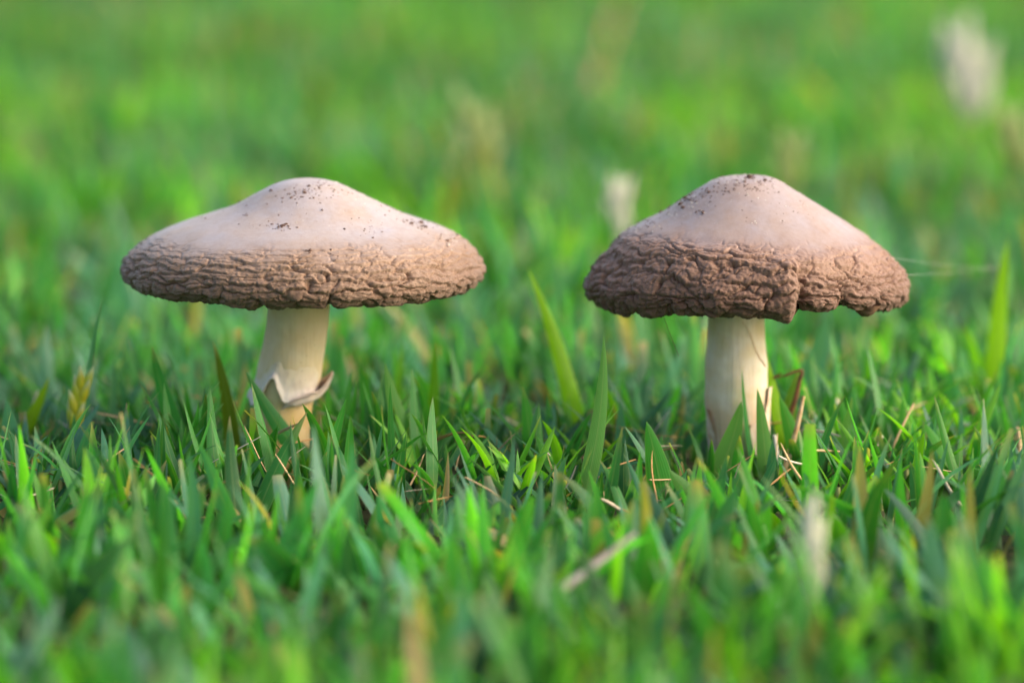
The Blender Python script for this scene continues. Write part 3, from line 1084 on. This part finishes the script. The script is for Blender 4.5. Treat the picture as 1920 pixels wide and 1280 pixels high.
def traced_leaf(parent, org, base, ctrl, tip, W, colr, dry=0.0, fold=0.3, face=0.0, name="leaf", tipfrac=0.5, mat=None):
    """one leaf from foot to tip through a bend point (world points)"""
    ns = 14
    t = np.linspace(0, 1, ns + 1)
    b0, c0, e0 = (np.array(q) - np.array(org) for q in (base, ctrl, tip))
    sp = np.outer((1 - t) ** 2, b0) + np.outer(2 * t * (1 - t), c0) + np.outer(t ** 2, e0)
    T = np.gradient(sp, axis=0)
    T /= np.linalg.norm(T, axis=1)[:, None]
    view = np.array([math.sin(face), -math.cos(face), 0.15])
    side = np.cross(T, view)
    side /= np.linalg.norm(side, axis=1)[:, None]
    nor = np.cross(side, T)
    prof = (0.6 + 0.4 * np.sin(np.minimum(t / 0.35, 1) * math.pi / 2)) * np.clip(1 - t ** 1.9, 0, 1) ** 0.85 + 0.012
    hw = 0.5 * W * prof
    mid = sp + nor * (hw * fold)[:, None]
    v = np.stack([sp - side * hw[:, None], mid, sp + side * hw[:, None]], 1)
    me = mesh_np(name, v.reshape(-1, 3), leaf_faces(1, ns, 3), mat or M_LEAF)
    cattr(me, "Col", leaf_colours(np.array([colr]), t[None], 3, np.array([dry]), np.array([tipfrac])).reshape(-1, 3))
    leaf_uv(me, 1, ns, 3)
    return link(name, me, parent)


C_BRIGHT, C_MID, C_DARK, C_BLUE, C_LIGHT, C_OLIVE = (0.25, 0.50, 0.012), (0.05, 0.27, 0.045), (0.035, 0.23, 0.06), (0.070, 0.24, 0.16), (0.11, 0.30, 0.08), (0.12, 0.17, 0.012)
# foot px (x, at depth), tip px, sideways bow px, width px, depth cm, colour, dry tip, facing, label
HEROES = [
    ((1092, 0), (990, 503), 14, 36, 3.5, C_BRIGHT, 0.0, 0.35, "tall bright yellow-green grass leaf standing alone between the two mushroom caps"),
    ((1868, 0), (1890, 448), -10, 42, 8.5, C_BRIGHT, 0.0, 0.2, "tall broad bright yellow-green leaf standing out past the lobed cap"),
    ((158, 0), (193, 556), -16, 15, 0.6, C_BLUE, 0.4, 0.5, "very tall thin curved grass leaf rising near the green seed head"),
    ((366, 0), (285, 648), -12, 40, 0.2, C_DARK, 0.5, -0.2, "broad dark green leaf with pale edges outside the ringed mushroom"),
    ((440, 0), (400, 640), 8, 30, 0.4, C_OLIVE, 0.9, 0.3, "olive grass leaf with orange tip beside the ringed stem"),
    ((606, 0), (460, 696), -8, 36, -1.2, C_DARK, 0.0, 0.1, "dark green leaf slanting across the front of the ringed stem"),
    ((486, 0), (560, 812), 4, 16, -1.9, C_MID, 0.0, 0.1, "small green leaf leaning across the foot of the ringed stem"),
    ((802, 0), (722, 680), -14, 40, -1.2, C_LIGHT, 0.0, 0.2, "broad light green leaf arching toward the ringed mushroom"),
    ((800, 0), (815, 640), 6, 27, 1.6, (0.09, 0.26, 0.01), 0.2, 0.3, "upright green leaf behind the arching light green one"),
    ((1000, 0), (980, 724), 4, 34, -0.8, C_MID, 0.4, 0.1, "short broad pointed green leaf midway between the two stems"),
    ((1086, 0), (1132, 630), 16, 32, -4.0, C_LIGHT, 0.0, 0.2, "tall pale green leaf before the gap, nearer the white stem"),
    ((1422, 0), (1391, 690), -6, 19, -1.0, C_DARK, 0.0, 0.9, "narrow dark leaf standing against the straight white stem"),
    ((1330, 0), (1390, 752), 10, 46, -1.9, C_LIGHT, 0.0, 0.1, "broad light green leaf covering the white stem's foot on its inner side"),
    ((1440, 0), (1420, 728), 4, 32, -2.1, C_LIGHT, 0.0, 0.2, "pale green leaf before the white stem beside the narrow dark one"),
    ((1500, 0), (1437, 662), -10, 34, 0.4, C_BRIGHT, 0.2, 0.4, "bright pointed leaf rising just beyond the white stem"),
    ((1516, 0), (1461, 742), 2, 40, -0.9, C_MID, 0.0, 0.1, "broad green leaf with pale edge next to the white stem's flap"),
    ((1476, 0), (1552, 590), 12, 62, 6.0, C_BLUE, 0.0, 0.1, "very broad blue-green leaf behind the curled brown leaf"),
    ((6, 0), (92, 708), 6, 30, 1.6, (0.17, 0.30, 0.012), 0.3, 0.2, "yellow-green leaf leaning over beyond the green seed head"),
    ((20, 0), (12, 748), 2, 46, -1.0, C_BLUE, 0.0, 0.1, "wide blue-green pointed leaf standing outermost by the seed head"),
    ((1620, 0), (1574, 736), -4, 26, -0.4, C_MID, 0.3, 0.2, "green leaf leaning back toward the white stem from its open side"),
    ((1560, 0), (1598, 744), 4, 26, -0.8, C_LIGHT, 0.2, 0.1, "light green leaf crossing another beneath the lobed rim"),
    ((1250, 0), (1212, 790), 4, 52, -5.0, C_MID, 0.0, 0.1, "broad deep green leaf before the inner side of the white stem"),
    ((1390, 0), (1255, 880), -16, 44, -6.5, C_LIGHT, 0.0, 0.1, "long pale leaf slanting low before the white stem"),
    ((1700, 0), (1546, 850), -12, 44, -2.6, C_LIGHT, 0.0, 0.1, "long pale leaf lying aslant before the lobed cap's open side"),
    ((420, 0), (424, 880), 4, 40, -5.0, C_BRIGHT, 0.2, 0.1, "bright upright leaf before the outer side of the ringed stem"),
    ((470, 0), (520, 800), -4, 44, -3.0, C_MID, 0.0, 0.1, "green leaf standing before the shaded side of the ringed stem"),
    ((1805, 0), (1800, 760), 3, 18, 0.0, C_BLUE, 0.3, 0.3, "slim blue-green leaf in the open grass past the lobed cap"),
    ((1690, 0), (1696, 732), -4, 17, 0.2, C_MID, 0.2, 0.2, "slim curved green leaf under the lobed cap's outer edge"),
]
gh = np.random.default_rng(8)
for (fx, _), (tx, ty), bow, w, dep, c, dry, face, lab in HEROES:
    Y = dep * 0.01
    tip = at(tx, ty, Y)
    foot = at(fx, 880, Y)
    foot = Vector((foot.x, Y + 0.002, -0.001))
    ctrl = foot.lerp(tip, 0.5) + Vector((bow * PX * 1.6, 0.002, 0.0))
    o = link("grass_shoot", None, None, Vector((foot.x, foot.y, 0)))
    tag(o, lab, "grass shoot")
    traced_leaf(o, o.location, foot, ctrl, tip, w * PX * 1.12, c, dry, 0.28, face)
    link("sheath", SHEATH, o)
    kind = "bright" if c in (C_BRIGHT, C_OLIVE) else "blue" if c == C_BLUE else "mid"
    for k in range(2):
        l = link("leaf", LEAF_KINDS[kind][int(gh.random() * 9)], o, Vector((0, 0, 0.001)))
        l.rotation_euler = (0, 0, 2.1 + k * 2.3 + gh.random())
        l.scale = (0.8, 0.8, 0.7)

# ------------------------------------------------------------------ seed heads
def spikelet_mesh(seed, colr, tipc=(0.78, 0.77, 0.70), from_=0.45):
    g = np.random.default_rng(seed)
    n, nc = 9, 7
    t = np.linspace(0, 1, n)
    ang = np.linspace(0, 2 * math.pi, nc, endpoint=False)
    rr = np.sin(np.clip(t * 0.95 + 0.05, 0, 1) * math.pi) ** 0.8 * (1 - 0.45 * t) + 0.02
    v = np.stack([rr[:, None] * np.cos(ang) * 0.16, rr[:, None] * np.sin(ang) * 0.12, np.repeat(t[:, None], nc, 1)], -1)
    me = mesh_np("spikelet", v.reshape(-1, 3), grid_faces(n, nc, True), M_SPIKE)
    white = sstep(from_, 1.0, t)
    c = np.outer(1 - white, colr) + np.outer(white, tipc)
    cattr(me, "Col", np.repeat(c, nc, 0))
    u = me.uv_layers.new(name="UVMap")
    u.data.foreach_set("uv", np.full(len(me.loops) * 2, 0.3, dtype=np.float32))
    return me


SPK_G = [spikelet_mesh(k, c, (0.60, 0.66, 0.40), 0.55) for k, c in enumerate([(0.50, 0.56, 0.03), (0.60, 0.58, 0.04), (0.42, 0.55, 0.05)])]
SPK_P = [spikelet_mesh(k + 5, c, (0.50, 0.56, 0.30), 0.4) for k, c in enumerate([(0.30, 0.42, 0.10), (0.36, 0.42, 0.14), (0.28, 0.36, 0.10)])]
SPK_W = [spikelet_mesh(k + 9, c) for k, c in enumerate([(0.70, 0.70, 0.56), (0.74, 0.72, 0.64), (0.66, 0.64, 0.52)])]


def seed_head(foot, tip, n, length, meshes, label, start=0.45, group=None, spread=0.42):
    o = link("seed_head", None, None, Vector((foot.x, foot.y, 0)))
    tag(o, label, "seed head", group)
    f = Vector((0, 0, -0.002))
    e = tip - o.location
    ctrl = f.lerp(e, 0.55) + Vector((-0.0012, 0, 0.001))
    t = np.linspace(0, 1, 12)
    sp = np.outer((1 - t) ** 2, f) + np.outer(2 * t * (1 - t), ctrl) + np.outer(t ** 2, e)
    v, fc = tube(sp, np.linspace(0.0006, 0.0003, 12), 6)
    link("stalk", mesh_np("stalk", v, fc, M_SHEATH), o)
    for k in range(n):
        s = start + (1 - start) * k / (n - 1) * 0.93
        p = Vector(np.array([np.interp(s, t, sp[:, i]) for i in range(3)]))
        l = link("spikelet", meshes[k % len(meshes)], o, p)
        sgn = 1 if k % 2 else -1
        l.rotation_euler = (0.15 * math.sin(k * 2.1), sgn * (spread - 0.25 * s) * (1 + 0.5 * math.sin(k * 3.7)) + 0.12, k * 1.3 * 0)
        l.scale = (length, length, length * (1.0 - 0.15 * (k % 3)))
    return o


tip = at(153, 735, 0.001)
seed_head(at(136, 890, 0.0), tip, 11, 0.0085, SPK_G, "yellow-green grass seed head with pale pointed spikelets beside a tall thin leaf", 0.50)
for (px, py, hgt, n, ln, lab) in [
        (868, 232, 0.036, 13, 0.015, "pale drooping seed head in the lawn behind the gap between the caps"),
        (1150, 372, 0.030, 12, 0.012, "short cream seed head in the lawn behind the lobed cap's inner edge"),
        (1785, 130, 0.042, 16, 0.024, "large whitish seed head far back on the lawn past the lobed cap"),
        (1872, 250, 0.034, 12, 0.016, "pale seed head on the lawn before the large whitish one"),
        (1470, 296, 0.030, 11, 0.013, "faint pale seed head in the lawn behind the domed cap's top"),
        (1512, 1000, 0.027, 16, 0.0095, "cream seed head standing in the grass before the white stem"),
]:
    tp = at_z(px, py, hgt)
    seed_head(Vector((tp.x + (0.018 if hgt > 0.03 else 0.004), tp.y + 0.002, 0)), tp, n, ln, SPK_P if 'pale' in lab else SPK_W, lab, 0.5, spread=0.36 if hgt < 0.03 else 0.5)

# ------------------------------------------------------------------ dry straw and litter
M_STRAW_PALE = plain_material("bleached_straw", (0.66, 0.58, 0.46), (0.50, 0.40, 0.30), 700.0, 0.7, 0.3)
M_STRAW_ORANGE = plain_material("orange_straw", (0.46, 0.28, 0.11), (0.34, 0.18, 0.07), 700.0, 0.7, 0.3)
STRAWS = []
gt = np.random.default_rng(12)
for k in range(6):
    n = 7
    q = np.stack([np.linspace(-0.5, 0.5, n), 0.10 * np.sin(np.linspace(0, 1.6 + k * 0.4, n) + k), 0.07 * np.cos(np.linspace(0, 2.5, n) * (1 + k * 0.2))], 1)
    v, f = tube(q, np.array([0.035, 0.05, 0.055, 0.05, 0.05, 0.04, 0.012]) * (0.8 + 0.3 * gt.random()), 5)
    v = v * [1, 1, 0.45]
    STRAWS.append(mesh_np("straw", v, f, (M_STRAW, M_STRAW_PALE, M_STRAW_ORANGE)[k % 3]))


def straw(c, L, az, tilt, label, group=None, mat_i=None):
    o = link("straw", STRAWS[int(gt.random() * 6)], None, c)
    o.rotation_euler = (gt.random() * 3, tilt, az)
    w = L * (0.28 + 0.40 * gt.random())
    o.scale = (L, w, w)
    tag(o, label, "straw", group)
    return o


for k in range(130):
    y = -0.07 + 0.11 * gt.random()
    x = at(20 + 1880 * gt.random(), 880, y).x
    if not keep_off(np.array([[x, y, 0]]))[0]:
        continue
    nearA = abs(x - OA.x) < abs(x - OB.x)
    straw(Vector((x, y, 0.003 + 0.011 * gt.random())), 0.006 + 0.009 * gt.random(), gt.random() * 6.28, gt.normal() * 0.5,
          "dry straw lying low in the grass on the ringed mushroom's side" if nearA else "dry straw lying low in the grass on the white-stemmed mushroom's side",
          "straws on the ringed mushroom's side" if nearA else "straws on the white-stemmed mushroom's side")


def straight(pa, pb, r, label, mat, name="straw"):
    mid = pa.lerp(pb, 0.5) + Vector((0.0006, 0, 0.0003))
    p = catmull([tuple(pa), tuple(mid), tuple(pb)], 5)
    o0 = np.array(pa)
    v, f = tube(p - o0, np.linspace(r, r * 0.45, len(p)), 7)
    o = link(name, mesh_np(name, v, f, mat), None, pa)
    return tag(o, label, "straw")


straight(at(1462, 905, -0.012), at(1507, 742, -0.010), 0.0009, "upright tan straw with pointed end next to the white stem's flap", M_STRAW)
straight(at(1450, 900, -0.013), at(1452, 815, -0.013), 0.0009, "short bleached white stalk at the white stem's foot", M_SAND)
straight(at(1906, 880, -0.004), at(1908, 800, -0.004), 0.0008, "short orange-tan cut stalk in the open grass past the lobed cap", M_STRAW)
straight(at(1045, 1110, -0.16), at(1190, 1000, -0.15), 0.0010, "grey dead twig lying across the grass before the gap", plain_material("grey_twig", (0.32, 0.28, 0.27), (0.22, 0.18, 0.16), 300, 0.8))
straight(at_z(1108, 170, 0.006), at_z(1165, -10, 0.022), 0.0032, "brown dead stalk far back on the lawn behind the gap", plain_material("brown_stalk", (0.34, 0.17, 0.08), (0.26, 0.13, 0.06), 200, 0.8))

# curled brown edged leaf beyond the white stem
cb = link("dead_leaf", None, None, Vector((at(1478, 880, 0.008).x, 0.008, 0)))
tag(cb, "withered leaf with dark curled brown rim beside the straight white stem", "leaf")
org = Vector(cb.location)
traced_leaf(cb, org, Vector((org.x, org.y, -0.001)), at(1466, 790, 0.008), at(1498, 694, 0.008), 44 * PX, (0.10, 0.22, 0.02), 0.3, 0.25, 0.2, "leaf_sheet")
tube_obj("curled_rim", [at(1476, 790, 0.007) - org, at(1490, 752, 0.006) - org, at(1500, 712, 0.006) - org, at(1503, 695, 0.006) - org, at(1490, 697, 0.0055) - org, at(1474, 703, 0.005) - org, at(1462, 707, 0.005) - org], 0.0007, 0.0002, M_BARK, cb, 7)
tube_obj("torn_tip", [at(1450, 709, 0.005) - org, at(1457, 704, 0.005) - org, at(1466, 699, 0.005) - org], 0.0003, 0.0002, M_BARK, cb, 6)
tube_obj("leaf_strand", [at(1462, 707, 0.005) - org, at(1456, 706, 0.005) - org, at(1450, 709, 0.005) - org], 0.00022, 0.00022, M_BARK, cb, 6)

# ------------------------------------------------------------------ spider silk and hanging fibre
def thread(pa, pb, sag, r, mat, label, cat="thread", name="silk_thread"):
    mid = pa.lerp(pb, 0.5) - Vector((0, 0, sag))
    p = catmull([tuple(pa), tuple(mid), tuple(pb)], 10) - np.array(pa)
    v, f = tube(p, np.full(len(p), r), 5)
    o = link(name, mesh_np(name, v, f, mat), None, pa)
    return tag(o, label, cat)


thread(at(1672, 483, -0.002), at(1874, 502, 0.085), 0.0006, 0.00002, M_SILK, "upper faint spider thread stretched from the lobed cap to the tall leaf")
thread(at(1694, 516, -0.002), at(1874, 501, 0.085), 0.0004, 0.00002, M_SILK, "lower faint spider thread stretched from the lobed cap to the tall leaf")
hf = thread(at(1239, 578, -0.024), at(1273, 668, -0.024), 0.0003, 0.00006, M_SOIL, "fine dark beaded thread hanging below the domed cap's rim")
thread(at(1284, 575, -0.024), at(1283, 592, -0.024), 0.0, 0.00002, M_SILK, "tiny silk strand holding a black speck under the domed cap's rim")
sp_ = link("soil_crumb", crumb_meshes[0], None, at(1283, 590, -0.024))
sp_.scale = (6 * PX, 3 * PX, 2.6 * PX)
tag(sp_, "black speck hanging just below the domed cap's rim", "soil crumb")
# brown fibre stuck on the white stem
pf = []
for (px, py) in [(1388, 594), (1402, 614), (1412, 640), (1421, 662), (1430, 676), (1434, 684)]:
    p = at(px, py, 0.0)
    cx = np.interp(p.z, spB[::-1, 2], spB[::-1, 0]) + OB.x
    rr = np.interp(p.z, spB[::-1, 2], radB[::-1]) + 0.0001
    dx = np.clip(p.x - cx, -rr * .99, rr * .99)
    pf.append(Vector((cx + dx, -math.sqrt(rr * rr - dx * dx), p.z)))
fo = tube_obj("root_fibre", [q - pf[0] for q in pf], 0.00006, 0.00013, M_STRAW, None, 5)
fo.location = pf[0]
tag(fo, "thin tan root fibre stuck down the straight white stem", "fibre")
